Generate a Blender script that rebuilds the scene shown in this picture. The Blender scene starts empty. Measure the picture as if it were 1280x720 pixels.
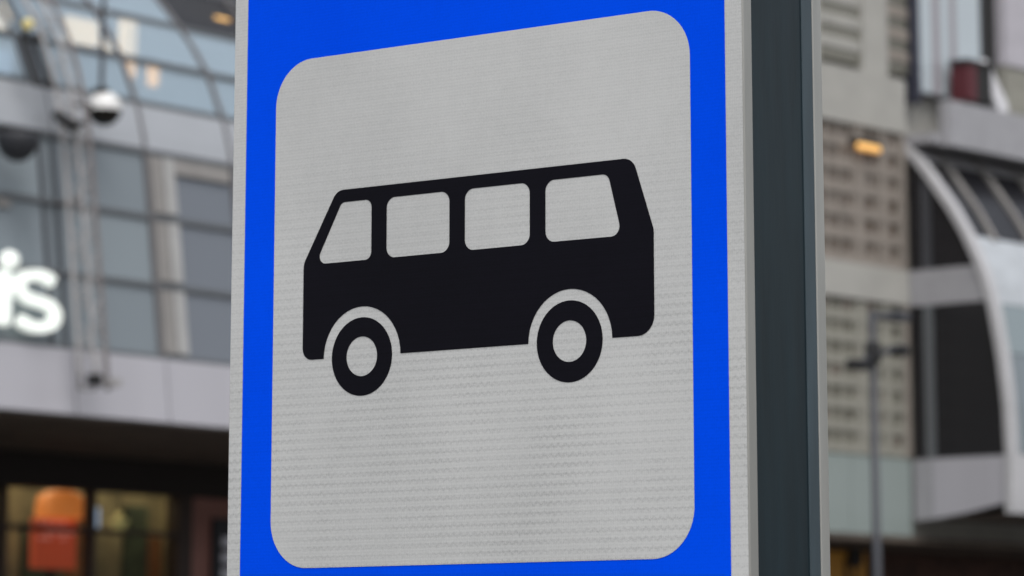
import bpy, bmesh, math, random
from mathutils import Vector
from mathutils.geometry import tessellate_polygon
random.seed(7)
S = bpy.context.scene
C = S.collection
R = math.radians

# ------------------------------------------------------------------ camera
cam = bpy.data.cameras.new('camera')
cam.sensor_width = 36
cam.lens = 122.08
cam.shift_y = -0.2856
cam.clip_start = 0.1
cam.clip_end = 3000
cam.dof.use_dof = True
cam.dof.focus_distance = 3.69
cam.dof.aperture_fstop = 8.5
cam.dof.aperture_blades = 7
co = bpy.data.objects.new('camera', cam)
C.objects.link(co)
co.location = (0, 0, 1.7)
co.rotation_euler = (R(90 + 11.199), 0, 0)
S.camera = co

# ------------------------------------------------------------------ sky, sun, exposure
SUN_EL, SUN_AZ = 55, 166          # degrees above horizon, degrees clockwise from +y
w = bpy.data.worlds.new('World')
S.world = w
w.use_nodes = True
nt = w.node_tree
nt.nodes.clear()
sky = nt.nodes.new('ShaderNodeTexSky')
sky.sky_type = 'NISHITA'
sky.sun_disc = False
sky.sun_elevation = R(SUN_EL)
sky.sun_rotation = R(SUN_AZ)
sky.air_density = 1.0
sky.dust_density = 4.0
hs = nt.nodes.new('ShaderNodeHueSaturation')
hs.inputs['Saturation'].default_value = 0.3      # grey overcast
bg = nt.nodes.new('ShaderNodeBackground')
bg.inputs['Strength'].default_value = 0.15
wo = nt.nodes.new('ShaderNodeOutputWorld')
nt.links.new(sky.outputs[0], hs.inputs['Color'])
nt.links.new(hs.outputs[0], bg.inputs['Color'])
nt.links.new(bg.outputs[0], wo.inputs[0])
sl = bpy.data.lights.new('sun', 'SUN')
sl.energy = 0.6
sl.angle = R(40)
sl.color = (1, 0.97, 0.93)
so = bpy.data.objects.new('sun', sl)
C.objects.link(so)
az, el = R(SUN_AZ), R(SUN_EL)
so.rotation_euler = Vector((math.sin(az) * math.cos(el), math.cos(az) * math.cos(el), math.sin(el))).to_track_quat('Z', 'Y').to_euler()
so.location = (0, -20, 40)
S.view_settings.view_transform = 'Standard'
S.view_settings.look = 'None'
S.view_settings.exposure = 0.3
S.view_settings.gamma = 1.0

# ------------------------------------------------------------------ helpers
def tag(o, label=None, cat=None, group=None, kind=None):
    if label: o['label'] = label
    if cat: o['category'] = cat
    if group: o['group'] = group
    if kind: o['kind'] = kind
    return o

def empty(name, loc, rz, label, cat, group=None):
    o = bpy.data.objects.new(name, None)
    C.objects.link(o)
    o.location = loc
    o.rotation_euler = (0, 0, rz)
    o.empty_display_size = 0.2
    return tag(o, label, cat, group)

def link(name, me, mat, parent=None, loc=(0, 0, 0)):
    o = bpy.data.objects.new(name, me)
    C.objects.link(o)
    if mat and not me.materials: me.materials.append(mat)
    o.parent = parent
    o.location = loc
    return o

def mesh(name, v, f, smooth=False):
    me = bpy.data.meshes.new(name)
    me.from_pydata([tuple(p) for p in v], [], f)
    bm = bmesh.new(); bm.from_mesh(me)
    bmesh.ops.recalc_face_normals(bm, faces=bm.faces)
    bm.to_mesh(me); bm.free()
    if smooth:
        for p in me.polygons: p.use_smooth = True
    return me

class MB:
    """collects solids into one mesh"""
    def __init__(s): s.v = []; s.f = []
    def add(s, v, f):
        k = len(s.v); s.v += [tuple(p) for p in v]; s.f += [tuple(i + k for i in q) for q in f]
        return s
    def box(s, x0, x1, y0, y1, z0, z1):
        return s.add([(x, y, z) for z in (z0, z1) for y in (y0, y1) for x in (x0, x1)],
                     [(0, 2, 3, 1), (4, 5, 7, 6), (0, 1, 5, 4), (2, 6, 7, 3), (0, 4, 6, 2), (1, 3, 7, 5)])
    def prism(s, poly, y0, y1):                    # poly in (x,z), extruded along y
        n = len(poly)
        v = [(x, y0, z) for x, z in poly] + [(x, y1, z) for x, z in poly]
        f = [tuple(range(n)), tuple(range(2 * n - 1, n - 1, -1))] + [(i, (i + 1) % n, n + (i + 1) % n, n + i) for i in range(n)]
        return s.add(v, f)
    def sweep(s, x0, x1, pts, t0, t1):             # pts (y,z) profile; solid between two offsets (outward = -y)
        n = len(pts); a = []; b = []
        for i in range(n):
            p, q = pts[max(i - 1, 0)], pts[min(i + 1, n - 1)]
            dy, dz = q[0] - p[0], q[1] - p[1]; l = math.hypot(dy, dz)
            ny, nz = -dz / l, dy / l
            a.append((pts[i][0] + ny * t0, pts[i][1] + nz * t0)); b.append((pts[i][0] + ny * t1, pts[i][1] + nz * t1))
        v = [(x, y, z) for x in (x0, x1) for y, z in a + b]
        m = 2 * n; f = []
        for i in range(n - 1):
            f += [(i, i + 1, m + i + 1, m + i), (n + i, m + n + i, m + n + i + 1, n + i + 1)]
            f += [(i, n + i, n + i + 1, i + 1), (m + i, m + i + 1, m + n + i + 1, m + n + i)]
        f += [(0, m, m + n, n), (n - 1, 2 * n - 1, m + 2 * n - 1, m + n - 1)]
        return s.add(v, f)
    def tube(s, pts, r, n=8, cap=True):
        rings = []
        pts = [Vector(p) for p in pts]
        for i, p in enumerate(pts):
            d = (pts[min(i + 1, len(pts) - 1)] - pts[max(i - 1, 0)]).normalized()
            a = d.cross(Vector((0.31, 0.95, 0.05)));
            if a.length < 0.1: a = d.cross(Vector((1, 0, 0)))
            a.normalize(); b = d.cross(a)
            rr = r[i] if isinstance(r, (list, tuple)) else r
            rings.append([p + a * (rr * math.cos(2 * math.pi * k / n)) + b * (rr * math.sin(2 * math.pi * k / n)) for k in range(n)])
        v = [q for g in rings for q in g]; f = []
        for i in range(len(pts) - 1):
            for k in range(n):
                f.append((i * n + k, i * n + (k + 1) % n, (i + 1) * n + (k + 1) % n, (i + 1) * n + k))
        if cap: f += [tuple(range(n)), tuple(range(len(v) - 1, len(v) - n - 1, -1))]
        return s.add(v, f)
    def lathe(s, prof, c=(0, 0, 0), n=32):         # prof (r,z) top to bottom
        m = len(prof)
        v = [(c[0] + r * math.cos(2 * math.pi * k / n), c[1] + r * math.sin(2 * math.pi * k / n), c[2] + z) for k in range(n) for r, z in prof]
        f = [(k * m + i, k * m + i + 1, ((k + 1) % n) * m + i + 1, ((k + 1) % n) * m + i) for k in range(n) for i in range(m - 1)]
        return s.add(v, f)
    def build(s, name, mat, parent=None, loc=(0, 0, 0), smooth=False):
        return link(name, mesh(name, s.v, s.f, smooth), mat, parent, loc)

def box(name, mat, parent, *a): return MB().box(*a).build(name, mat, parent)

def bevel(o, w_, seg=2):
    m = o.modifiers.new('bevel', 'BEVEL'); m.width = w_; m.segments = seg; m.limit_method = 'ANGLE'; m.angle_limit = R(40)
    return o

# ------------------------------------------------------------------ materials
def mat(name, col, rough=0.6, metal=0.0, spec=0.5, var=0.0, scale=3.0, streak=False, bump=0.0, emit=None, estr=0.0):
    m = bpy.data.materials.new(name); m.use_nodes = True
    t = m.node_tree; b = t.nodes['Principled BSDF']
    b.inputs['Base Color'].default_value = (*col, 1)
    b.inputs['Roughness'].default_value = rough
    b.inputs['Metallic'].default_value = metal
    b.inputs['Specular IOR Level'].default_value = spec
    if emit:
        b.inputs['Emission Color'].default_value = (*emit, 1); b.inputs['Emission Strength'].default_value = estr
    if var or bump:
        tc = t.nodes.new('ShaderNodeTexCoord'); mp = t.nodes.new('ShaderNodeMapping')
        mp.inputs['Scale'].default_value = (1, 1, 0.12) if streak else (1, 1, 1)
        n = t.nodes.new('ShaderNodeTexNoise'); n.inputs['Scale'].default_value = scale; n.inputs['Detail'].default_value = 6
        t.links.new(tc.outputs['Object'], mp.inputs[0]); t.links.new(mp.outputs[0], n.inputs['Vector'])
        if var:
            r = t.nodes.new('ShaderNodeMapRange')
            r.inputs['From Min'].default_value = 0.3; r.inputs['From Max'].default_value = 0.7
            r.inputs['To Min'].default_value = 1 - var; r.inputs['To Max'].default_value = 1 + var
            x = t.nodes.new('ShaderNodeMix'); x.data_type = 'RGBA'; x.blend_type = 'MULTIPLY'
            x.inputs['Factor'].default_value = 1
            x.inputs[6].default_value = (*col, 1)
            t.links.new(n.outputs['Fac'], r.inputs['Value']); t.links.new(r.outputs[0], x.inputs[7])
            t.links.new(x.outputs[2], b.inputs['Base Color'])
        if bump:
            bp = t.nodes.new('ShaderNodeBump'); bp.inputs['Strength'].default_value = bump; bp.inputs['Distance'].default_value = 0.01
            t.links.new(n.outputs['Fac'], bp.inputs['Height']); t.links.new(bp.outputs[0], b.inputs['Normal'])
    return m

def glass(name, col, clear=0.5, rough=0.05):
    """tinted window pane: part see-through, part coloured body with a glossy coat"""
    m = mat(name, col, rough, 0, 0.5)
    t = m.node_tree; b = t.nodes['Principled BSDF']; o = t.nodes['Material Output']
    tr = t.nodes.new('ShaderNodeBsdfTransparent'); mx = t.nodes.new('ShaderNodeMixShader')
    tr.inputs[0].default_value = (0.85, 0.9, 0.92, 1)
    mx.inputs[0].default_value = clear
    t.links.new(b.outputs[0], mx.inputs[1]); t.links.new(tr.outputs[0], mx.inputs[2]); t.links.new(mx.outputs[0], o.inputs[0])
    return m

def sheeting(name, col, dark, spec=0.12, deep=1.0, rows=1.0):
    """prismatic reflective sheeting: a fine even mesh of cells whose rows stand out faintly, pressed into the film"""
    m = mat(name, col, 0.45, 0, spec)
    t = m.node_tree; b = t.nodes['Principled BSDF']; N = t.nodes; L = t.links
    tc = N.new('ShaderNodeTexCoord'); sp = N.new('ShaderNodeSeparateXYZ'); L.new(tc.outputs['Object'], sp.inputs[0])
    def ma(op, a, b_=None, c=None):
        n = N.new('ShaderNodeMath'); n.operation = op
        for k, q in enumerate((a, b_, c)):
            if q is None: continue
            if hasattr(q, 'links'): L.new(q, n.inputs[k])
            else: n.inputs[k].default_value = q
        return n.outputs[0]
    def noise(scale, det):
        n = N.new('ShaderNodeTexNoise'); n.inputs['Scale'].default_value = scale; n.inputs['Detail'].default_value = det
        L.new(tc.outputs['Object'], n.inputs['Vector']); return n.outputs['Fac']
    x, z = sp.outputs['X'], sp.outputs['Z']
    n1, n2, n3 = noise(700, 2), noise(2.6, 3), noise(60, 3)
    # rows 9.8 mm apart, each a soft shallow zigzag
    zz = ma('ADD', z, ma('MULTIPLY', ma('PINGPONG', x, 0.0046), 0.55))
    row = ma('MULTIPLY_ADD', ma('SINE', ma('MULTIPLY', zz, 2 * math.pi / 0.0098)), 0.5, 0.5)
    row = ma('MULTIPLY', ma('POWER', row, 2.2), rows)
    # diamond cells about 3.4 mm across
    q = 2 * math.pi / 0.0044
    da = ma('SINE', ma('MULTIPLY', ma('ADD', x, ma('MULTIPLY', z, 0.62)), q))
    db = ma('SINE', ma('MULTIPLY', ma('SUBTRACT', x, ma('MULTIPLY', z, 0.62)), q))
    cell = ma('MULTIPLY_ADD', ma('MULTIPLY', da, db), 0.5, 0.5)
    low = N.new('ShaderNodeMapRange'); low.inputs['From Min'].default_value = 2.30; low.inputs['From Max'].default_value = 1.95
    low.inputs['To Min'].default_value = 0.10; low.inputs['To Max'].default_value = 0.5
    L.new(z, low.inputs['Value'])                      # view-dependent moire put into the colour: the rows stand out more lower down
    patch = ma('MULTIPLY_ADD', noise(9, 3), 2.2, -0.45)
    f = ma('MULTIPLY', ma('MULTIPLY', row, ma('MULTIPLY_ADD', n1, 2.0, -0.35)), ma('MULTIPLY', low.outputs[0], patch))
    f = ma('ADD', f, ma('MULTIPLY', cell, 0.22))
    f = ma('ADD', f, ma('MULTIPLY', ma('SUBTRACT', n1, 0.5), 0.55))
    f = ma('ADD', f, ma('MULTIPLY', ma('SUBTRACT', n3, 0.5), 0.18))
    f = ma('ADD', f, ma('MULTIPLY', ma('SUBTRACT', n2, 0.45), 0.95))
    f = ma('MULTIPLY', f, deep)
    mx = N.new('ShaderNodeMix'); mx.data_type = 'RGBA'; mx.clamp_factor = True
    mx.inputs[6].default_value = (*col, 1); mx.inputs[7].default_value = (*dark, 1)
    L.new(f, mx.inputs[0]); L.new(mx.outputs[2], b.inputs['Base Color'])
    bp = N.new('ShaderNodeBump'); bp.inputs['Strength'].default_value = 0.1; bp.inputs['Distance'].default_value = 0.0005
    L.new(f, bp.inputs['Height']); L.new(bp.outputs[0], b.inputs['Normal'])
    return m

M = dict(
    asphalt=mat('asphalt', (0.05, 0.05, 0.052), 0.9, var=0.25, scale=4, bump=0.3),
    paving=mat('paving', (0.09, 0.086, 0.082), 0.85, var=0.2, scale=2),
    kerb=mat('kerb_stone', (0.3, 0.3, 0.29), 0.8, var=0.15),
    road_paint=mat('road_paint', (0.75, 0.75, 0.72), 0.7, var=0.1),
    white_film=sheeting('white_reflective_film', (0.635, 0.642, 0.632), (0.31, 0.318, 0.315)),
    blue_film=sheeting('blue_reflective_film', (0.0, 0.086, 0.98), (0.0, 0.050, 0.70), 0.02, 1.0, 0.25),
    black_film=sheeting('black_film', (0.006, 0.0055, 0.010), (0.002, 0.002, 0.003), 0.09, 1.3, 0.5),
    galv=mat('galvanised_rim', (0.36, 0.36, 0.34), 0.42, 0.55, var=0.14, scale=30, streak=True),
    side_paint=mat('slate_side_paint', (0.006, 0.0155, 0.021), 0.36, 0.0, 0.3, var=0.22, scale=45, streak=True, bump=0.05),
    side_strip=mat('slate_strip', (0.035, 0.055, 0.068), 0.4, 0.0, 0.5, var=0.15, scale=60, streak=True),
    post=mat('grey_post_paint', (0.12, 0.13, 0.14), 0.45, 0.3, var=0.1, scale=10),
    # left wing
    fin=mat('fin_metal', (0.15, 0.145, 0.15), 0.5, 0.1),
    dark_fin=mat('dark_fin_metal', (0.06, 0.063, 0.072), 0.5, 0.1),
    transom=mat('transom_metal', (0.125, 0.135, 0.145), 0.5, 0.1),
    spandrel=mat('lilac_grey_panel', (0.41, 0.405, 0.44), 0.4, var=0.05, scale=1.2, streak=True),
    band=mat('pale_grey_panel', (0.365, 0.385, 0.415), 0.35, var=0.07, scale=0.8),
    pane_a=glass('pale_slate_glass', (0.235, 0.275, 0.30), 0.06, 0.12),
    pane_b=glass('slate_glass', (0.205, 0.24, 0.265), 0.06, 0.12),
    pane_c=glass('dark_slate_glass', (0.165, 0.185, 0.215), 0.06, 0.12),
    pane_clear=glass('clear_blue_glass', (0.47, 0.58, 0.67), 0.5, 0.1),
    pane_dark=glass('black_glass', (0.014, 0.014, 0.017), 0.02, 0.22),
    frame_pale=mat('pale_frame', (0.37, 0.37, 0.365), 0.5, var=0.08),
    frame_beige=mat('beige_frame', (0.25, 0.24, 0.23), 0.6, var=0.08),
    inner=mat('interior_wall', (0.5, 0.54, 0.57), 0.9, var=0.3, scale=0.9),
    body=mat('plain_wall', (0.28, 0.28, 0.29), 0.8, var=0.1, scale=0.5),
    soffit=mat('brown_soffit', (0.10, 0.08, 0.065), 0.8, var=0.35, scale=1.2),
    lintel=mat('dark_beam', (0.018, 0.013, 0.012), 0.7),
    brown=mat('red_brown_cladding', (0.26, 0.12, 0.10), 0.6, var=0.18, scale=1.5),
    brown_dark=mat('dark_brown_frame', (0.035, 0.02, 0.016), 0.6),
    shopglass=glass('shop_glass', (0.05, 0.05, 0.04), 0.9, 0.05),
    shopwall=mat('olive_shop_wall', (0.22, 0.19, 0.115), 0.9, var=0.5, scale=1.6),
    shop_green=mat('bottle_green_panel', (0.04, 0.06, 0.035), 0.7, var=0.4),
    shop_rust=mat('rust_panel', (0.22, 0.09, 0.03), 0.7, var=0.4),
    shop_umber=mat('umber_panel', (0.10, 0.065, 0.03), 0.7, var=0.4),
    shopfloor=mat('shop_floor', (0.2, 0.17, 0.13), 0.6),
    shop_lamp=mat('shop_lamp', (0.9, 0.8, 0.6), 0.5, emit=(1, 0.76, 0.45), estr=4.2),
    red_box=mat('red_lit_panel', (0.5, 0.08, 0.03), 0.5, emit=(0.95, 0.12, 0.04), estr=0.24),
    orange_box=mat('orange_lit_panel', (0.7, 0.25, 0.08), 0.5, emit=(1, 0.26, 0.045), estr=0.42),
    pink_text=mat('pink_lit_text', (0.7, 0.4, 0.35), 0.5, emit=(1, 0.32, 0.24), estr=0.35),
    yellow_lamp=mat('yellow_lamp', (0.6, 0.52, 0.22), 0.5, emit=(0.9, 0.70, 0.25), estr=0.18),
    blue_lamp=mat('pale_blue_lit_panel', (0.6, 0.7, 0.8), 0.5, emit=(0.5, 0.62, 0.85), estr=0.55),
    warm_lamp=mat('warm_lamp', (0.9, 0.7, 0.4), 0.5, emit=(1, 0.66, 0.36), estr=1.9),
    amber_inner=mat('amber_inner_lamp', (0.9, 0.6, 0.2), 0.5, emit=(1, 0.45, 0.10), estr=2.2),
    amber_lamp=mat('amber_lamp', (0.9, 0.6, 0.2), 0.5, emit=(0.95, 0.42, 0.12), estr=0.55),
    letter=mat('lit_letter_face', (0.7, 0.72, 0.7), 0.4, emit=(0.93, 1.0, 0.92), estr=0.5),
    chrome=mat('mirror_steel', (0.86, 0.86, 0.85), 0.07, 1.0),
    ball_sky=mat('painted_sky_reflection', (0.74, 0.74, 0.73), 0.25),  # sky reflected on the ball, put into the colour
    ball_ground=mat('painted_ground_reflection', (0.012, 0.011, 0.008), 0.15),  # dark ground reflected on the ball, put into the colour
    black=mat('black_metal', (0.012, 0.012, 0.013), 0.5, 0.2),
    dark_bowl=mat('dark_bowl_paint', (0.028, 0.03, 0.036), 0.55),
    lattice=mat('grey_lattice_paint', (0.33, 0.32, 0.32), 0.5, 0.1, var=0.15),
    lattice_dark=mat('brown_grey_chord_paint', (0.17, 0.155, 0.155), 0.5, 0.1),
    mark=mat('pale_marks', (0.7, 0.7, 0.8), 0.6),
    navy=mat('navy_sign_board', (0.012, 0.014, 0.022), 0.5),
    # right side
    beige=mat('beige_render', (0.37, 0.365, 0.34), 0.8, var=0.08, scale=1.5),
    tan=mat('tan_band', (0.25, 0.222, 0.195), 0.75, var=0.12, scale=2.5),
    olive=mat('olive_grey_band', (0.265, 0.26, 0.225), 0.75, var=0.12, scale=2.5),
    cell_a=glass('brown_window_glass', (0.125, 0.10, 0.08), 0.02, 0.25),
    cell_b=glass('warm_grey_window_glass', (0.165, 0.14, 0.118), 0.02, 0.25),
    cell_c=glass('olive_window_glass', (0.135, 0.13, 0.105), 0.02, 0.25),
    cell_d=glass('pale_olive_window_glass', (0.175, 0.17, 0.14), 0.02, 0.25),
    mint=glass('mint_grey_glass', (0.27, 0.315, 0.305), 0.02, 0.2),
    white_rim=mat('white_rim_panel', (0.48, 0.48, 0.495), 0.4, var=0.05),
    grey_panel=mat('grey_end_panel', (0.33, 0.33, 0.35), 0.5, var=0.06),
    white_panel=mat('pale_sky_panel', (0.44, 0.47, 0.50), 0.3, var=0.14),
    teal_glass=glass('teal_glass', (0.24, 0.29, 0.31), 0.02, 0.15),
    ice=glass('ice_blue_glass', (0.47, 0.53, 0.57), 0.02, 0.2),
    pinkish=glass('dusky_glass', (0.33, 0.31, 0.335), 0.02, 0.2),
    charcoal=mat('charcoal_recess', (0.016, 0.016, 0.016), 0.7),
    lilac=mat('lilac_render', (0.45, 0.435, 0.475), 0.7, var=0.06),
    red_dark=mat('dark_red_panel', (0.09, 0.014, 0.02), 0.5),
    navy_trim=mat('navy_trim', (0.03, 0.032, 0.05), 0.5),
    white_cloth=mat('white_awning_cloth', (0.68, 0.68, 0.71), 0.8),
    brick=mat('dark_red_brick', (0.075, 0.036, 0.026), 0.8, var=0.5, scale=3),
    pole=mat('slate_pole_paint', (0.045, 0.048, 0.058), 0.5, 0.1),
    ochre=mat('ochre_poster', (0.30, 0.15, 0.03), 0.7, emit=(1, 0.5, 0.1), estr=0.03),
)

# ------------------------------------------------------------------ ground, road, pavements
def flat(name, m, x0, x1, y0, y1, z0, z1): return tag(box(name, m, None, x0, x1, y0, y1, z0, z1), kind='structure')
flat('ground', M['asphalt'], -900, 900, -900, 1200, -0.6, -0.13)
flat('pavement', M['paving'], -80, 80, -25, 7.6, -0.125, 0.0)
flat('kerb', M['kerb'], -80, 80, 7.61, 7.8, -0.125, 0.004)
flat('road', M['asphalt'], -200, 200, 7.81, 24.19, -0.129, -0.122)
flat('kerb', M['kerb'], -80, 80, 24.2, 24.4, -0.125, 0.004)
flat('pavement', M['paving'], -80, 80, 24.41, 110, -0.125, 0.0)
for i in range(24):
    x = -70 + i * 6
    flat('lane_dash', M['road_paint'], x, x + 3, 15.9, 16.05, -0.121, -0.117)

# ------------------------------------------------------------------ the bus stop sign
YAW = R(37.385)
rx = Vector((math.cos(YAW), -math.sin(YAW), 0)); bk = Vector((math.sin(YAW), math.cos(YAW), 0))
P0 = Vector((-0.016988, 3.67700876, 0)); Z0 = 0.41148 + 1.7
org = P0                                              # local x along the board, y into it, z up
sign = empty('bus_stop_sign', org, -YAW, 'blue bus stop sign with a black bus pictogram on its white square, filling the foreground', 'sign')
CX, CZ = -0.0298, Z0 - 0.0065                          # centre of the board
HW, HH = 0.348, 0.522

def rrect(x0, x1, z0, z1, r, n=10):
    o = []
    for cx, cz, a0 in ((x1 - r, z1 - r, 0), (x0 + r, z1 - r, 90), (x0 + r, z0 + r, 180), (x1 - r, z0 + r, 270)):
        o += [(cx + r * math.cos(R(a0 + 90 * k / n)), cz + r * math.sin(R(a0 + 90 * k / n))) for k in range(n + 1)]
    return o

def rpoly(pts, n=6):
    """polygon with rounded corners: pts (x, z, radius)"""
    o = []
    L = len(pts)
    for i in range(L):
        p = Vector(pts[i][:2]); a = Vector(pts[i - 1][:2]); b = Vector(pts[(i + 1) % L][:2]); r = pts[i][2]
        if r <= 0: o.append(tuple(p)); continue
        u = (a - p).normalized(); v = (b - p).normalized()
        h = u.angle(v) / 2; d = r / math.tan(h); c = p + (u + v).normalized() * (r / math.sin(h))
        s0 = p + u * d - c; s1 = p + v * d - c
        a0 = math.atan2(s0.y, s0.x); a1 = math.atan2(s1.y, s1.x); da = (a1 - a0 + math.pi) % (2 * math.pi) - math.pi
        o += [(c.x + r * math.cos(a0 + da * k / n), c.y + r * math.sin(a0 + da * k / n)) for k in range(n + 1)]
    return o

def film(name, loops, y, m, parent, dz=0.0):
    """flat printed film (outer loop then holes) facing the front"""
    allp = [p for l in loops for p in l]
    tris = tessellate_polygon([[Vector((x, z, 0)) for x, z in l] for l in loops])
    v = [(x, y, z + dz) for x, z in allp]
    me = bpy.data.meshes.new(name)
    f = []
    for t in tris:
        a, b, c = (Vector((allp[i][0], allp[i][1])) for i in t)
        cr = (b - a).cross(c - a)
        if abs(cr) < 1e-12: continue
        f.append(tuple(t) if cr > 0 else tuple(reversed(t)))     # normal towards -y
    me.from_pydata(v, [], f)
    return link(name, me, m, parent)

def plate(name, hw, hh, r, y0, y1, m, parent, bev=0.0):
    o = MB().prism(rrect(CX - hw, CX + hw, CZ - hh, CZ + hh, r), y0, y1).build(name, m, parent)
    if bev: bevel(o, bev)
    return o
plate('front_rim', HW, HH, 0.03, 0.0, 0.0165, M['galv'], sign, 0.0016)
plate('housing', HW - 0.0012, HH - 0.0012, 0.029, 0.0165, 0.111, M['side_paint'], sign)
plate('side_strip', HW + 0.0004, HH + 0.0004, 0.0305, 0.111, 0.1305, M['side_strip'], sign, 0.001)
plate('rear_rim', HW + 0.001, HH + 0.001, 0.031, 0.1305, 0.148, M['galv'], sign, 0.0016)
film('white_border', [rrect(CX - HW + 0.0014, CX + HW - 0.0014, CZ - HH + 0.0014, CZ + HH - 0.0014, 0.0286)], -0.0004, M['white_film'], sign)
film('blue_field', [rrect(-0.3570, 0.2962, CZ - 0.498, CZ + 0.498, 0.022)], -0.0008, M['blue_film'], sign)
film('white_panel', [rrect(-0.3124, 0.2530, Z0 - 0.2885, Z0 + 0.2756, 0.052, 16)], -0.0012, M['white_film'], sign)
# the pictogram
def arc(cx, cz, r, a0, a1, n=24): return [(cx + r * math.cos(R(a0 + (a1 - a0) * k / n)), cz + r * math.sin(R(a0 + (a1 - a0) * k / n))) for k in range(n + 1)]
BZ = -0.0621
body = rpoly([(0.2061, BZ, 0.021), (0.2061, 0.0465, 0.012), (0.1802, 0.1231, 0.0165), (-0.2212, 0.1231, 0.0165), (-0.2685, 0.0445, 0.02), (-0.2685, BZ, 0.013)])
body += arc(-0.1834, BZ, 0.0543, 180, 0) + arc(0.0985, BZ, 0.0543, 180, 0)
win = [
    rpoly([(-0.2139, 0.1092, 0.008), (-0.2512, 0.0430, 0.0085), (-0.1712, 0.0430, 0.0085), (-0.1712, 0.1092, 0.0085)]),
    rrect(-0.1496, -0.0622, 0.0428, 0.1090, 0.0115),
    rrect(-0.0410, 0.0462, 0.0428, 0.1090, 0.0115),
    rpoly([(0.0670, 0.1090, 0.0115), (0.0670, 0.0434, 0.0115), (0.1660, 0.0430, 0.0105), (0.1485, 0.1090, 0.0095)]),
]
sym = film('bus_symbol', [body] + win, -0.0016, M['black_film'], sign, Z0)
for cx in (-0.1834, 0.0979):
    film('wheel_symbol', [arc(cx, -0.0624, 0.0427, 0, 360, 63)[:-1], arc(cx, -0.0622, 0.0216, 0, 360, 47)[:-1]], -0.0016, M['black_film'], sym, Z0)
# rear faces and support
film_b = plate('rear_sheet', HW - 0.002, HH - 0.002, 0.029, 0.1482, 0.1486, M['blue_film'], sign)
post = MB().tube([(CX, 0.074, -0.01), (CX, 0.074, CZ - HH + 0.02)], 0.038, 24).build('post', M['post'], sign, smooth=False)
box('base_plate', M['post'], sign, CX - 0.11, CX + 0.11, -0.036, 0.184, 0.0, 0.014)
for sx in (-1, 1):
    for sy in (-1, 1):
        MB().tube([(CX + sx * 0.085, 0.074 + sy * 0.085, 0.012), (CX + sx * 0.085, 0.074 + sy * 0.085, 0.034)], 0.011, 6).build('bolt', M['galv'], sign)

# ------------------------------------------------------------------ curved glass wing on the left
AL = R(37)
def interp(z, zt, yt):
    if z <= zt[0]: return yt[0]
    for i in range(len(zt) - 1):
        if z <= zt[i + 1]:
            k = (z - zt[i]) / (zt[i + 1] - zt[i]); return yt[i] + k * (yt[i + 1] - yt[i])
    return yt[-1]
LZ = [0, 5, 6, 7, 8, 8.8, 9.4, 10, 10.5, 11, 11.5, 12, 12.6, 13.3]
LD = [0, 0, .12, .25, .38, .5, .68, .95, 1.3, 1.75, 2.25, 2.85, 3.6, 4.6]
def lp(z): return interp(z, LZ, LD)                    # how far the facade leans back at height z
wing = empty('glass_wing', (-4.98317, 45, 0), R(90) - AL, 'grey building left of the sign with a glass front that curves back at the top', 'building')
FIN = [0.74 + 1.74 * k for k in range(-5, 9)]
X0, X1 = FIN[0], FIN[-1]
def rowpts(z0, z1, n=3): return [(lp(z0 + (z1 - z0) * k / n), z0 + (z1 - z0) * k / n) for k in range(n + 1)]
TR = [5.89, 6.85, 7.77, 8.66, 9.35, 10.0, 10.72, 11.5, 12.3, 13.25]
base = 0.045
for r in range(len(TR) - 1):
    if r == 3: continue                                # the opaque band
    ms = {}
    for i in range(len(FIN) - 1):
        if r < 3: key = 'pane_c' if FIN[i] > 0.5 else ('pane_a' if (i + r) % 2 else 'pane_b')
        elif r >= 6 and FIN[i] > 2.2: key = 'pane_dark'
        elif r <= 6: key = 'pane_clear'
        else: key = random.choice(['pane_a', 'pane_b'])
        if key not in ms: ms[key] = mesh('pane', *(lambda q: (q.v, q.f))(MB().sweep(0.03, 1.71, rowpts(TR[r] + 0.02, TR[r + 1] - 0.02), -0.04, 0.0)))
        link('pane', ms[key], M[key], wing, (FIN[i], 0, 0))
bandme = spanme = None
for i in range(len(FIN) - 1):
    if not bandme:
        q = MB().sweep(0.02, 1.72, rowpts(8.70, 9.31), -0.10, 0.03); bandme = mesh('band_panel', q.v, q.f)
        q = MB().sweep(0.016, 1.724, rowpts(5.02, 5.85), -0.20, 0.10); spanme = mesh('spandrel_panel', q.v, q.f)
    link('band_panel', bandme, M['band'], wing, (FIN[i], 0, 0))
    link('spandrel_panel', spanme, M['spandrel'], wing, (FIN[i], 0, 0))
finpts = [(lp(5.88 + k * 0.295), 5.88 + k * 0.295) for k in range(26)]
q = MB().sweep(-0.028, 0.028, finpts, -0.03, 0.05); finme = mesh('fin', q.v, q.f)
for i, x in enumerate(FIN):
    if abs(x + 1.0) < 0.1: continue
    link('fin', finme, M['fin'], wing, (x, 0, 0))
q = MB().sweep(-0.03, 0.03, finpts, -0.03, 0.025); fin2 = mesh('fin', q.v, q.f)
for x in (-1.26, -1.03): link('fin', fin2, M['dark_fin'], wing, (x, 0, 0))
for z in TR:
    h = 0.036
    y = lp(z)
    MB().prism([(X0, z - h), (X1, z - h), (X1, z + h), (X0, z + h)], y - 0.045, y + 0.06).build('transom', M['transom'], wing)
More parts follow.
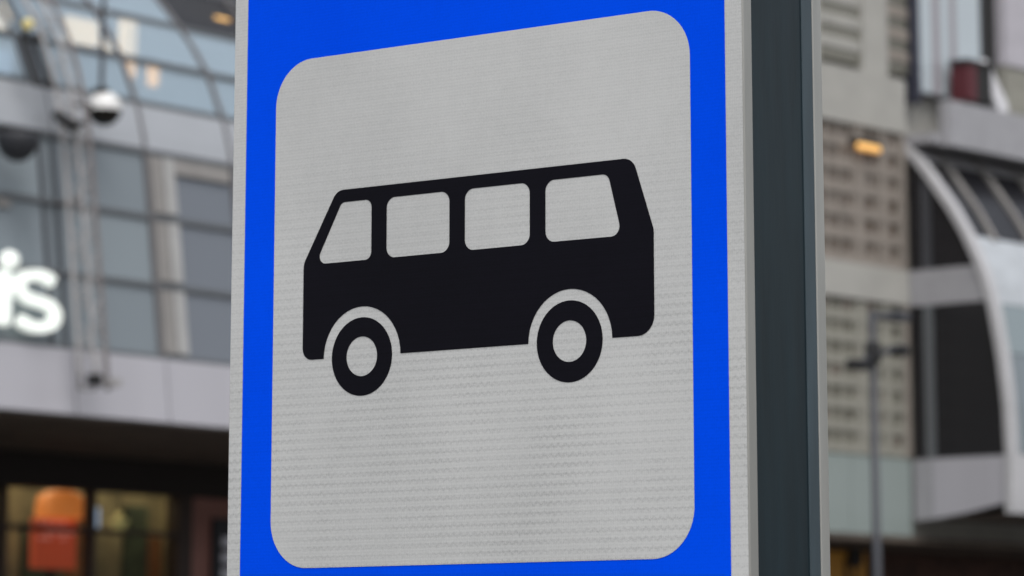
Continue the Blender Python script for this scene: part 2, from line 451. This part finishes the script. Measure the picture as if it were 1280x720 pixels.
# pale inner frame in the bay right of the second fin
for r in range(3):
    MB().sweep(0.80, 1.03, rowpts(TR[r] + 0.06, TR[r + 1] - 0.06), 0.002, 0.05).build('window_jamb', M['frame_beige'], wing)
    MB().sweep(1.04, 1.24, rowpts(TR[r] + 0.06, TR[r + 1] - 0.06), 0.002, 0.075).build('window_jamb', M['frame_pale'], wing)
MB().sweep(1.25, 2.38, rowpts(8.40, 8.60), 0.002, 0.06).build('window_head', M['frame_beige'], wing)
MB().sweep(-4.0, -1.9, rowpts(7.60, 7.70), 0.002, 0.06).build('window_head', M['frame_beige'], wing)
# rooms, floors, roof and the rest of the body
box('back_wall', M['inner'], wing, X0, X1, 5.6, 5.9, 5.0, 13.2)
box('floor_slab', M['lintel'], wing, X0, X1, 0.3, 5.6, 5.03, 5.30)
box('floor_slab', M['inner'], wing, X0, X1, 0.75, 5.6, 8.62, 9.20)
box('roof', M['body'], wing, X0, X1, 4.62, 18.0, 13.2, 13.6)
box('side_wall', M['body'], wing, X0 - 0.31, X0 - 0.01, 0.9, 18.0, 0, 13.2)
box('side_wall', M['body'], wing, X1 + 0.01, X1 + 0.31, 5.2, 18.0, 0, 13.2)
box('rear_wall', M['body'], wing, X0, X1, 17.7, 18.0, 0, 13.2)
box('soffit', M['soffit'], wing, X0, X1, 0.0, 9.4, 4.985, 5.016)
box('beam', M['lintel'], wing, X0, X1, 4.9, 5.2, 4.48, 4.982)
# shopfront under the soffit
SY = 5.0
box('shop_back_wall', M['shopwall'], wing, -4.2, 9.0, 6.7, 6.9, 0.0, 4.982)
box('shop_floor', M['shopfloor'], wing, -4.2, 9.0, 5.31, 6.7, 0.0, 0.05)
for x in (-4.3, -1.0, 2.78, 4.60, 6.5): box('shop_mullion', M['brown_dark'], wing, x - 0.06, x + 0.06, 4.94, 5.1, 0.0, 4.478)
for a, b in ((-4.24, -1.06), (-0.94, 2.72), (2.84, 4.54), (4.66, 6.44)):
    box('shop_pane', M['shopglass'], wing, a, b, 5.0, 5.02, 0.06, 3.86)
    box('shop_pane', M['shopglass'], wing, a, b, 5.0, 5.02, 3.94, 4.47)
    box('shop_transom', M['brown_dark'], wing, a, b, 4.95, 5.08, 3.862, 3.938)
box('brown_pier', M['brown'], wing, 6.79, 9.6, 5.0, 5.3, 0.0, 4.478)
box('dark_pier', M['brown_dark'], wing, 6.57, 6.785, 4.96, 5.3, 0.0, 4.478)
box('ground_wall', M['brown'], wing, 9.61, X1, 4.9, 5.3, 0.0, 4.478)
box('ground_wall', M['brown'], wing, X0, -4.37, 4.9, 5.3, 0.0, 4.478)
box('shop_ceiling_lamp', M['shop_lamp'], wing, 2.9, 8.3, 5.8, 6.3, 4.90, 4.94)
box('shop_ceiling_lamp', M['shop_lamp'], wing, -3.9, 2.4, 5.8, 6.3, 4.90, 4.94)
for i in range(6): box('column', M['body'], wing, -7.6 + i * 4.4, -7.25 + i * 4.4, 1.3, 1.65, 0.0, 4.982) if i not in (0, 1, 2, 3) else None

def on(frame, s, d, z): return frame.matrix_basis @ Vector((s, d, z))
bpy.context.view_layer.update()

for z in (2.0, 2.8): box('shop_shelf', M['brown_dark'], wing, -4.0, 8.9, 6.35, 6.69, z, z + 0.04)
px_ = -4.1; k = 0
while px_ < 8.8:
    w_ = random.uniform(0.25, 0.7)
    bevel(box('wall_panel', M[('shop_green', 'shop_rust', 'shopwall', 'shop_umber')[(k * 5 + k // 3) % 4]], wing, px_, px_ + w_, 6.60, 6.695, 2.9, random.uniform(3.7, 4.6)), 0.01)
    px_ += w_ + random.uniform(0.02, 0.3); k += 1

# red and orange lit panel in the shop window, with rows of unreadable lettering
pos = on(wing, 4.42, 5.5, 0.05)
t = empty('lit_shop_display', pos, R(90) - AL, 'tall red display with a glowing orange top inside the lower left shop window', 'display')
box('stand', M['brown_dark'], t, -0.06, 0.06, 0.06, 0.12, 0.0, 3.3)
bevel(box('red_panel', M['red_box'], t, -0.46, 0.42, 0.0, 0.12, 3.30, 4.03), 0.03)
MB().lathe([(0.0, 0.42), (0.2, 0.40), (0.34, 0.32), (0.37, 0.18), (0.38, 0.0)], (0.12, 0.06, 4.045), 24).build('orange_dome', M['orange_box'], t, smooth=True)
mb = MB()
for k in range(4):
    for j in range(5):
        if (k * 5 + j * 3) % 7 < 5:
            mb.box(-0.40 + j * 0.155, -0.29 + j * 0.155, -0.012, -0.002, 3.72 + 0.08 * k - (0.0), 3.76 + 0.08 * k)
mb.build('lettering', M['pink_text'], t)
t = empty('yellow_shop_lamp', on(wing, 5.85, 5.6, 4.98), R(90) - AL, 'small yellow star shaped lamp hanging in the lower left shop window', 'lamp')
mb = MB()
sp = []
for k in range(10):
    r_ = 0.18 if k % 2 == 0 else 0.09
    sp.append((r_ * math.cos(R(36 * k + 18)), -0.92 + r_ * math.sin(R(36 * k + 18))))
mb.prism(sp, -0.05, 0.05).build('star', M['yellow_lamp'], t)
MB().tube([(0, 0, 0.0), (0, 0, -0.78)], 0.012, 6).build('cord', M['black'], t)
t = empty('shop_screen', on(wing, 5.42, 5.75, 4.98), R(90) - AL, 'small pale blue screen hanging beside the red display in the shop', 'screen')
bevel(box('screen_face', M['blue_lamp'], t, -0.14, 0.16, 0.0, 0.05, -0.98, -0.68), 0.01)
MB().tube([(0, 0.03, 0.0), (0, 0.03, -0.69)], 0.012, 6).build('cord', M['black'], t)
# dark sign on the brown pier
t = empty('dark_wall_sign', on(wing, 7.60, 4.99, 2.6), R(90) - AL, 'narrow black sign with a column of pale marks on the red-brown pier', 'sign')
bevel(box('board', M['navy'], t, -0.36, 0.45, -0.08, 0.0, 0.0, 1.58), 0.015)
for k in range(5):
    bevel(box('pale_mark', M['mark'], t, -0.20, 0.16, -0.095, -0.081, 1.15 - 0.24 * k, 1.30 - 0.24 * k), 0.02)

# lattice mast standing off the facade
mast = empty('lattice_mast', on(wing, -1.1, 0, 5.2), R(90) - AL, 'grey lattice truss curving up the glass front left of the sign', 'truss')
def mp(s, off, z): return (s + 1.1, lp(z) - off, z - 5.2)
zs = [5.32 + 0.3 * k for k in range(25)]
for s, off, rr, m in ((-0.93, 0.60, 0.034, 'lattice_dark'), (-1.17, 0.62, 0.026, 'lattice'), (-1.24, 0.42, 0.026, 'lattice')):
    MB().tube([mp(s, off + (0.15 * (z - 9) if z > 9 else 0) * 0.3, z) for z in zs], rr, 8).build('chord', M[m], mast, smooth=True)
mb = MB()
for k in range(len(zs) - 1):
    z, z2 = zs[k], zs[k + 1]
    a, b, c = (-0.93, 0.60), (-1.17, 0.62), (-1.24, 0.42)
    for p, q_ in ((a, b), (b, c), (c, a)):
        if k % 2: p, q_ = q_, p
        mb.tube([mp(*p, z), mp(*q_, z2)], 0.011, 5)
    if k % 2 == 0: mb.tube([mp(*b, z), mp(*c, z)], 0.014, 5)
o = mb.build('lattice_brace', M['lattice'], mast); tag(o, kind='stuff')
box('foot_bracket', M['black'], mast, -0.16, -0.06, -0.68, -0.50, 0.16, 0.30)
box('foot_bracket', M['lattice'], mast, 0.10, 0.30, -0.68, -0.50, 0.17, 0.27)
for z in (7.75, 10.0, 12.0):
    MB().tube([mp(-1.03, 0.05, z), mp(-1.16, 0.55, z)], 0.03, 6).build('stay', M['lattice_dark'], mast)

# globes
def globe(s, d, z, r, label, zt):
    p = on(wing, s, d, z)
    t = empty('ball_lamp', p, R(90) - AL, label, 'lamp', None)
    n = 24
    for nm, k0, k1, m in (('painted_sky_half', 0, 13, 'ball_sky'), ('painted_ground_half', 13, 24, 'ball_ground')):  # mirrored sky and ground painted as a white and a black half
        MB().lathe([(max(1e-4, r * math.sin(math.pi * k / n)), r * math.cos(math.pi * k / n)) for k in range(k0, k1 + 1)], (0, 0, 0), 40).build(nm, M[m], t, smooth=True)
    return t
t = globe(-0.56, -0.03, 9.02, 0.228, 'ball lamp hanging from a long rod at the top left, its reflection of sky and ground painted white above and black below', 11.5)
MB().tube([(-0.06, 0.0, 0.2), (-0.06, 0.0, 3.3)], 0.035, 8).build('hanging_rod', M['dark_fin'], t)
MB().tube([(-0.06, 0.0, 3.3), (-0.06, 3.45, 3.3)], 0.035, 8).build('hanging_rod', M['dark_fin'], t)
MB().tube([(-0.46, 0.15, 0.02), (-0.2, 0.0, 0.0)], 0.03, 8).build('side_arm', M['black'], t)
MB().lathe([(0.1, 0.04), (0.11, 0.0), (0.1, -0.04)], (-0.06, 0, 0.22), 16).build('cap', M['black'], t)
p = on(wing, -2.25, -0.17, 8.46)
t = empty('bowl_floodlight', p, R(90) - AL, 'dark hemispherical bowl lamp at the left edge, flat on top', 'lamp')
n = 14
MB().lathe([(1e-4, 0.0), (0.27, 0.0), (0.28, -0.02)] + [(max(1e-4, 0.28 * math.cos(math.pi / 2 * k / n)), -0.02 - 0.33 * math.sin(math.pi / 2 * k / n)) for k in range(n + 1)], (0, 0, 0), 32).build('bowl', M['dark_bowl'], t, smooth=True)
box('hood', M['black'], t, -0.25, 0.35, -0.05, 0.25, 0.0, 0.08)
MB().tube([(0.05, 0.1, 0.04), (0.05, 0.62, 0.1)], 0.04, 8).build('arm', M['black'], t)
p = on(wing, -1.42, -0.11, 8.75)
t = empty('small_spotlight', p, R(90) - AL, 'small black spotlight on the lattice truss beside the ball lamp', 'lamp')
MB().tube([(0, 0.12, 0.1), (0, 0, 0.02), (0.03, -0.12, -0.06), (0.035, -0.2, -0.1)], [0.05, 0.075, 0.085, 0.09], 12).build('can', M['black'], t, smooth=True)
MB().lathe([(0.07, 0.0), (0.04, -0.03), (1e-4, -0.04)], (0.06, -0.2, -0.15), 16).build('lens', M['frame_pale'], t)
MB().tube([(0, 0.0, 0), (0.15, -0.3, -0.05)], 0.025, 6).build('arm', M['black'], t)
# black floodlight housings at the upper left with a round yellow lamp above
p = on(wing, -0.95, 1.15, 9.55)
t = empty('floodlight', on(wing, -1.55, 0.25, 9.2), R(90) - AL, 'black twin-post floodlight frame in the top left corner, under a round yellow lamp', 'lamp')
for x in (-0.12, 0.12):
    MB().tube([(x + 0.06, -0.1, 0.0), (x - 0.04, 0.1, 0.62)], 0.045, 8).build('frame_post', M['black'], t)
box('frame_bar', M['black'], t, -0.18, 0.12, 0.05, 0.14, 0.60, 0.68)
box('frame_bar', M['black'], t, -0.06, 0.22, -0.14, -0.05, 0.0, 0.06)
MB().tube([(-0.04, 0.08, 0.66), (-0.06, 0.12, 0.78)], 0.02, 6).build('stem', M['black'], t)
MB().lathe([(1e-4, 0.075), (0.05, 0.06), (0.075, 0.0), (0.05, -0.06), (1e-4, -0.075)], (-0.06, 0.1, 0.82), 16).build('bulb', M['yellow_lamp'], t, smooth=True)

# warm lamps inside, seen through the upper panes
def inlamp(s, d, z, ws, hz, m, label):
    t = empty('interior_lamp', on(wing, s, d, z), R(90) - AL, label, 'lamp', 'lamps behind the upper glass')
    bevel(box('lamp_shade', M[m], t, -ws / 2, ws / 2, -0.05, 0.05, -hz / 2, hz / 2), 0.04)
    MB().tube([(0, 0, hz / 2 - 0.01), (0, 0, hz / 2 + 0.5)], 0.012, 6).build('cord', M['black'], t)
inlamp(1.20, 2.14, 10.55, 0.62, 0.36, 'warm_lamp', 'large warm square lamp glowing behind the glass above the ball lamp')
inlamp(1.62, 2.05, 10.42, 0.22, 0.22, 'warm_lamp', 'small warm lamp just right of the large square lamp behind the glass')
inlamp(2.22, 2.22, 10.62, 0.32, 0.50, 'warm_lamp', 'tall cream lamp behind the upper glass between the two curved fins')
inlamp(1.88, 1.82, 10.07, 0.14, 0.24, 'amber_inner', 'tiny amber lamp left of the wider amber lamp behind the glass')
inlamp(2.31, 1.80, 10.05, 0.18, 0.32, 'amber_inner', 'wider amber lamp glowing under the cream lamp behind the glass')
inlamp(-0.55, 2.0, 10.5, 0.5, 0.4, 'warm_lamp', 'warm lamp behind the glass in the very top left corner')
t = empty('interior_screen', on(wing, -0.78, 1.64, 9.21), R(90) - AL, 'pale blue lit screen behind the glass at the left edge above the bowl lamp', 'screen')
bevel(box('screen_face', M['blue_lamp'], t, -0.35, 0.16, -0.03, 0.03, 0.22, 0.74), 0.02)
box('screen_stand', M['black'], t, -0.16, -0.08, -0.02, 0.02, 0.0, 0.215)
# amber downlight under the black glazed bay
t = empty('amber_downlight', on(wing, 3.78, 1.90, 11.02), R(90) - AL, 'oblong amber lamp on the black glass at the top beside the sign', 'lamp')
bevel(box('lamp_face', M['amber_lamp'], t, -0.17, 0.17, -0.09, 0.0, -0.07, 0.09), 0.04)
box('housing', M['black'], t, -0.20, 0.20, 0.002, 0.10, -0.09, 0.12)

# lit letters
lt = empty('lit_letters', on(wing, -1.70, -0.06, 6.03), R(90) - AL, 'glowing white letters "is" mounted on the glass at the left edge', 'sign')
def solid(loop, name, parent, y0, y1, m):
    return MB().prism(loop, y0, y1).build(name, m, parent)
def L_(s): return s + 1.6
# i
o = bevel(box('letter', M['letter'], lt, L_(-2.36), L_(-2.10), -0.06, 0.06, 0.02, 0.70), 0.05); tag(o, 'letter i')
MB().lathe([(1e-4, 0.08), (0.11, 0.07), (0.13, 0.0), (0.11, -0.07), (1e-4, -0.08)], (0, 0, 0), 28).build('letter_dot', M['letter'], o, smooth=True)
dot = [c for c in o.children][0]; dot.rotation_euler = (R(90), 0, 0); dot.location = (L_(-2.13), 0, 0.845)
# s : a thick stroke swept along an s-shaped path
path = []
cx, w2, zt_, zb = L_(-1.64), 0.325, 0.545, 0.215
for k in range(13):                                    # upper bowl, from the upper right round to the left and middle
    a = R(35 + (270 - 35) * k / 12); path.append((cx + w2 * math.cos(a), zt_ + 0.165 * math.sin(a)))
for k in range(1, 14):
    a = R(90 - (235) * k / 13); path.append((cx + (w2 + 0.02) * math.cos(a), zb + 0.165 * math.sin(a)))
half = 0.070
lft, rgt = [], []
for i, p in enumerate(path):
    a, b = path[max(i - 1, 0)], path[min(i + 1, len(path) - 1)]
    d = Vector((b[0] - a[0], b[1] - a[1])).normalized()
    lft.append((p[0] - d.y * half, p[1] + d.x * half)); rgt.append((p[0] + d.y * half, p[1] - d.x * half))
mb = MB(); n = len(path)
v = [(x, y, z) for y in (-0.06, 0.06) for x, z in lft + rgt]
f = []
for i in range(n - 1):
    f += [(i, n + i, n + i + 1, i + 1), (2 * n + i, 2 * n + i + 1, 3 * n + i + 1, 3 * n + i),
          (i, i + 1, 2 * n + i + 1, 2 * n + i), (n + i, 3 * n + i, 3 * n + i + 1, n + i + 1)]
f += [(0, 2 * n, 3 * n, n), (n - 1, 2 * n - 1, 4 * n - 1, 3 * n - 1)]
tag(MB().add(v, f).build('letter', M['letter'], lt), 'letter s')
for z in (0.12, 0.62): box('mounting_rail', M['dark_fin'], lt, L_(-2.6), L_(-1.2), 0.062, 0.10, z - 0.02, z + 0.02)
for s in (-2.3, -1.35): box('mounting_foot', M['dark_fin'], lt, L_(s) - 0.03, L_(s) + 0.03, 0.10, 0.24, 0.09, 0.15)

# ------------------------------------------------------------------ gridded tower on the right
AG = R(41)
tower = empty('gridded_tower', (7.03972, 70, 0), R(90) - AG, 'beige building right of the sign with a close grid of small brown windows', 'building')
SC = 1.70                                              # inner corner with the glazed bay
GX0 = -7.0
box('tower_wall', M['beige'], tower, GX0, SC + 14, 0.30, 14.0, 4.60, 26.0)
# two fields of window rows
bx = []
x = 1.42
while x > GX0 + 0.4:
    bx.append(x); x -= 0.415
cells = {}
def field(z0, z1, n, keys, band):
    st = (z1 - z0) / n
    for k in range(n):
        z = z0 + k * st
        MB().prism([(GX0, z), (SC - 0.02, z), (SC - 0.02, z + st * 0.42), (GX0, z + st * 0.42)], 0.0, 0.298).build('floor_band', M[band], tower)
        for b in bx:
            key = random.choice(keys); kk = (key, round(st, 3))
            if kk not in cells:
                cells[kk] = mesh('window_cell', *(lambda q: (q.v, q.f))(MB().box(0.042, 0.373, 0.05, 0.298, 0.004, st * 0.58 - 0.004)))
            link('window_cell', cells[kk], M[key], tower, (b - 0.415, 0, z + st * 0.42))
    for b in bx:
        box('mullion', M[band], tower, b - 0.04, b + 0.04, 0.008, 0.298, z0 + 0.01, z1 - 0.002)
    for b in (0.92, 0.05, -1.62, -2.45, -4.1, -4.9):
        box('pier', M[band], tower, b - 0.14, b + 0.14, 0.004, 0.298, z0 + 0.012, z1 - 0.004)
field(10.02, 12.86, 6, ['cell_a', 'cell_a', 'cell_b'], 'tan')
field(6.20, 9.30, 7, ['cell_c', 'cell_d', 'cell_d', 'cell_b'], 'olive')
box('corner_pilaster', M['tan'], tower, 1.50, SC - 0.025, -0.03, -0.002, 6.21, 12.85)
box('sill_course', M['beige'], tower, GX0, SC - 0.02, -0.05, 0.298, 9.302, 10.018)
box('sill_course', M['beige'], tower, GX0, SC - 0.02, -0.05, 0.298, 12.862, 14.0)
# upper storeys: dark window strips between pale pilasters
for (a, b, m) in ((-1.25, 0.25, 'cell_d'), (1.16, 1.98, 'cell_c'), (-2.9, -1.6, 'cell_d'), (-4.6, -3.2, 'cell_c')):
    for k in range(9):
        z = 14.0 + 0.16 + k * 0.47
        box('window_cell', M[m], tower, a, b, 0.075, 0.298, z, z + 0.25)
        box('floor_band', M['beige'] if m == 'cell_d' else M['tan'], tower, a, b, 0.05, 0.298, z + 0.252, z + 0.468)
for (a, b) in ((0.26, 1.15), (-1.59, -1.26), (-3.19, -2.91), (-6.99, -4.61)):
    box('pilaster', M['beige'], tower, a, b, 0.0, 0.298, 14.002, 26)
box('corner_trim', M['navy_trim'], tower, 2.03, 2.26, -0.05, 0.298, 13.6, 26)
# glazed upper front above the bay
for (a, b, m) in ((2.27, 2.76, 'ice'), (2.78, 3.06, 'pinkish'), (3.08, 3.42, 'ice'), (3.44, 3.66, 'pinkish'), (3.68, 4.58, 'ice')):
    for k in range(4): box('glazing_panel', M[m], tower, a, b, -0.02, 0.298, 13.86 + k * 3.0, 13.86 + k * 3.0 + 2.98)
box('dark_recess', M['charcoal'], tower, 4.60, 5.54, 0.20, 0.298, 13.86, 26)
box('recess_post', M['dark_fin'], tower, 4.64, 4.78, 0.05, 0.198, 13.86, 26)
for k in range(3): box('lilac_panel', M['lilac'], tower, 5.56, SC + 10, -0.04, 0.298, 14.86 + k * 3.02, 14.86 + k * 3.02 + 3.0)
box('beige_panel', M['olive'], tower, 5.56, SC + 10, 0.0, 0.298, 13.2, 14.84)
box('terrace_parapet', M['grey_panel'], tower, 2.0, SC + 12, -0.9, -0.66, 12.6, 13.55)
box('terrace_floor', M['grey_panel'], tower, SC + 0.02, SC + 12, -0.655, 0.298, 12.66, 12.86)
# mint glass storey and dark shop at street level
for k in range(3): box('mint_pane', M['mint'], tower, -1.42 - 0.02 - k * 2.1 + 1.0, -1.42 + 2.08 - k * 2.1 + 1.0 - 0.02, 0.0, 0.25, 4.62, 6.17)
box('mint_pane', M['mint'], tower, 1.67 - 0.001, SC - 0.02, 0.0, 0.25, 4.62, 6.17)
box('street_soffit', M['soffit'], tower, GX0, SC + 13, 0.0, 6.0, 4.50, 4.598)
box('street_wall', M['brick'], tower, GX0, SC + 13.8, 3.2, 3.6, 0.0, 4.498)
box('street_side_wall', M['beige'], tower, GX0 - 0.3, GX0 - 0.002, 0.3, 14.0, 0.0, 26.0)
for a in (2.75, 3.66, 4.5): box('shop_frame', M['brown_dark'], tower, a - 0.06, a + 0.06, 3.06, 3.19, 0.0, 4.3)
tag(box('orange_poster', M['ochre'], tower, 2.83, 4.42, 3.10, 3.19, 3.6, 4.44), None)

t = empty('amber_wall_lamp', on(tower, 0.23, -0.05, 12.40), R(90) - AG, 'oblong amber lamp glowing high on the brown window grid right of the sign', 'lamp')
bevel(box('lamp_face', M['amber_lamp'], t, -0.44, 0.34, -0.16, -0.04, -0.075, 0.075), 0.06, 4)
box('housing', M['charcoal'], t, -0.54, 0.50, -0.035, 0.05, 0.05, 0.20)
t = empty('black_street_figure', on(tower, 3.72, 2.9, 0), R(90) - AG, 'black round sign on a post in front of the orange poster, lower right', 'sign')
MB().tube([(0, 0, 0), (0, 0, 4.1)], 0.03, 8).build('post', M['black'], t)
MB().tube([(0, -0.04, 4.34), (0, 0.04, 4.34)], 0.24, 24).build('disc', M['black'], t)

# ------------------------------------------------------------------ glazed bay with the curved edge
bay = empty('curved_glass_bay', on(tower, SC, 0, 0), R(90) - AG, 'bay at the right edge with a white curved rim and black end windows', 'building')
BZt = [5.0, 5.2, 6.14, 7.26, 8.22, 9.12, 9.78, 10.2, 10.71, 11.27, 12.03, 12.49, 12.73, 12.88]
BDt = [2.34, 2.36, 2.38, 2.34, 2.23, 2.07, 1.89, 1.71, 1.46, 1.12, .56, .17, -.1, -.4]
def bp_(z): return -interp(z, BZt, BDt)
def brow(z0, z1, n=4): return [(bp_(z0 + (z1 - z0) * k / n), z0 + (z1 - z0) * k / n) for k in range(n + 1)]
EW = 0.04                                              # the end wall sits just inside the rim
# end wall pieces: polygons in (y,z) pushed along x
def endpoly(name, poly, x0, x1, m):
    n = len(poly)
    v = [(x0, y, z) for y, z in poly] + [(x1, y, z) for y, z in poly]
    f = [tuple(range(n)), tuple(range(2 * n - 1, n - 1, -1))] + [(i, (i + 1) % n, n + (i + 1) % n, n + i) for i in range(n)]
    return MB().add(v, f).build(name, M[m], bay)
def edge(z0, z1, inset=0.08, n=6): return [(bp_(z0 + (z1 - z0) * k / n) + inset, z0 + (z1 - z0) * k / n) for k in range(n + 1)]
def wall_strip(name, z0, z1, ya, yb, m, x0=0.06, x1=0.12):
    """ya inner limit (near the tower), yb outer limit (None = the curved rim)"""
    if yb is None: pts = [(ya, z0)] + edge(z0, z1) + [(ya, z1)]
    else: pts = [(ya, z0), (yb, z0), (yb, z1), (ya, z1)]
    return endpoly(name, pts, x0, x1, m)
endpoly('spandrel_panel', [(-0.01, 4.93), (-0.44, 4.955), (-0.44, 6.17), (-0.01, 6.17)], 0.03, 0.12, 'grey_panel')
endpoly('spandrel_panel', [(-0.46, 4.957), (-1.3, 5.06), (bp_(5.3) + 0.06, 5.25), (bp_(6.17) + 0.06, 6.17), (-0.46, 6.17)], 0.03, 0.12, 'spandrel')
wall_strip('window_pane', 6.18, 9.28, -0.08, -0.33, 'pane_dark')
wall_strip('window_pane', 6.18, 9.28, -0.56, None, 'pane_dark')
wall_strip('window_mullion', 6.18, 9.28, -0.335, -0.555, 'transom', 0.02, 0.11)
wall_strip('spandrel_panel', 9.29, 10.03, -0.02, None, 'grey_panel', 0.03, 0.12)
wall_strip('window_pane', 10.04, 12.3, -0.08, -0.33, 'pane_dark')
endpoly('window_pane', [(-0.56, 10.04)] + edge(10.04, 11.75) + [(-0.56, 11.8)], 0.06, 0.12, 'pane_dark')
endpoly('window_mullion', [(-0.335, 10.04), (-0.555, 10.04), (-0.555, 11.7), (-0.335, 11.95)], 0.02, 0.11, 'dark_fin')
# rim
MB().sweep(-0.03, 0.24, brow(5.02, 12.87, 40), -0.12, 0.04).build('curved_rim', M['white_rim'], bay)
# front panels in rows along the bay
ROW = [(5.02, 6.2, 'white_rim'), (6.22, 8.2, 'pane_b'), (8.22, 9.22, 'teal_glass'), (9.24, 10.66, 'white_panel'), (10.68, 12.3, 'pane_dark')]
for z0, z1, m in ROW:
    q = MB().sweep(0.0, 1.58, brow(z0, z1, 6), -0.06, 0.0); me = mesh('front_panel', q.v, q.f)
    for k in range(7): link('front_panel' if 'pane' not in m and 'glass' not in m else 'front_pane', me, M[m], bay, (0.26 + 1.6 * k, 0, 0))
q = MB().sweep(-0.07, 0.07, brow(10.6, 12.7, 14), -0.02, 0.07); me = mesh('roof_rib', q.v, q.f)
for k in range(8): link('roof_rib', me, M['frame_beige'], bay, (0.92 + 1.42 * k, 0, 0))
MB().sweep(0.38, 11.6, brow(12.31, 12.87, 4), -0.1, 0.03).build('roof_edge', M['grey_panel'], bay)
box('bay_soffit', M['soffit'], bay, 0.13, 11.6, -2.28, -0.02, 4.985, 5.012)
box('bay_back', M['charcoal'], bay, 0.14, 11.6, -0.06, -0.02, 5.02, 12.3)
box('bay_far_end', M['grey_panel'], bay, 11.6, 11.8, -2.0, -0.02, 4.93, 12.0)
for k in range(3): box('bay_column', M['body'], bay, 2.2 + 3.6 * k, 2.5 + 3.6 * k, -1.9, -1.6, 0, 4.928)
# things on the terrace
t = empty('red_terrace_kiosk', on(tower, 3.62, -0.62, 12.88), R(90) - AG, 'dark red kiosk on the terrace against the pale glass, upper right', 'kiosk')
box('body', M['charcoal'], t, -0.10, 0.46, 0.0, 0.42, 0.85, 1.62)
box('red_panel', M['red_dark'], t, -0.46, -0.102, 0.0, 0.42, 0.85, 1.62)
box('cap', M['charcoal'], t, -0.50, 0.50, -0.03, 0.44, 1.622, 1.72)
box('plinth', M['charcoal'], t, -0.40, 0.40, 0.05, 0.40, 0.0, 0.848)
t = empty('white_awning', on(tower, 4.40, -0.62, 12.88), R(90) - AG, 'white folded cloth awning sloping down beside the dark recess, upper right', 'awning')
aw = [(-0.50, 1.75), (-0.40, 1.85), (-0.10, 1.55), (0.20, 1.20), (0.40, 0.95), (0.40, 0.70), (0.10, 0.66), (-0.16, 0.98), (-0.40, 1.45)]
bevel(MB().prism(aw, 0.05, 0.5).build('cloth', M['white_cloth'], t), 0.05, 3)
MB().tube([(0.1, 0.25, 0.0), (0.1, 0.25, 0.9)], 0.03, 8).build('post', M['charcoal'], t)

# ------------------------------------------------------------------ street pole
pole = empty('camera_pole', (4.068 + 0.097, 40 + 0.11, 0), R(90) - AG, 'dark slim street pole with two short arms in front of the beige grid', 'pole')
MB().tube([(0, 0, 0), (0, 0, 2), (0, 0, 5.92)], [0.07, 0.05, 0.045], 14).build('shaft', M['pole'], pole, smooth=True)
MB().tube([(-0.02, 0, 5.86), (0.62, 0, 5.90)], 0.045, 8).build('arm', M['pole'], pole)
MB().tube([(-0.34, 0, 5.28), (0.0, 0, 5.40), (0.62, 0, 5.56)], 0.035, 8).build('arm', M['pole'], pole)
bevel(box('lamp_head', M['pole'], pole, 0.40, 0.66, -0.10, 0.10, 5.84, 5.95), 0.02)
bevel(box('camera_head', M['black'], pole, -0.44, -0.16, -0.08, 0.08, 5.22, 5.34), 0.02)
bevel(box('camera_head', M['black'], pole, 0.42, 0.64, -0.08, 0.08, 5.44, 5.56), 0.02)
MB().lathe([(0.09, 0.14), (0.10, 0.0), (0.09, -0.1)], (0, 0, 5.42), 14).build('collar', M['black'], pole)
MB().lathe([(0.14, 0.0), (0.14, 0.12), (0.09, 0.16)], (0, 0, 0), 14).build('base', M['pole'], pole)
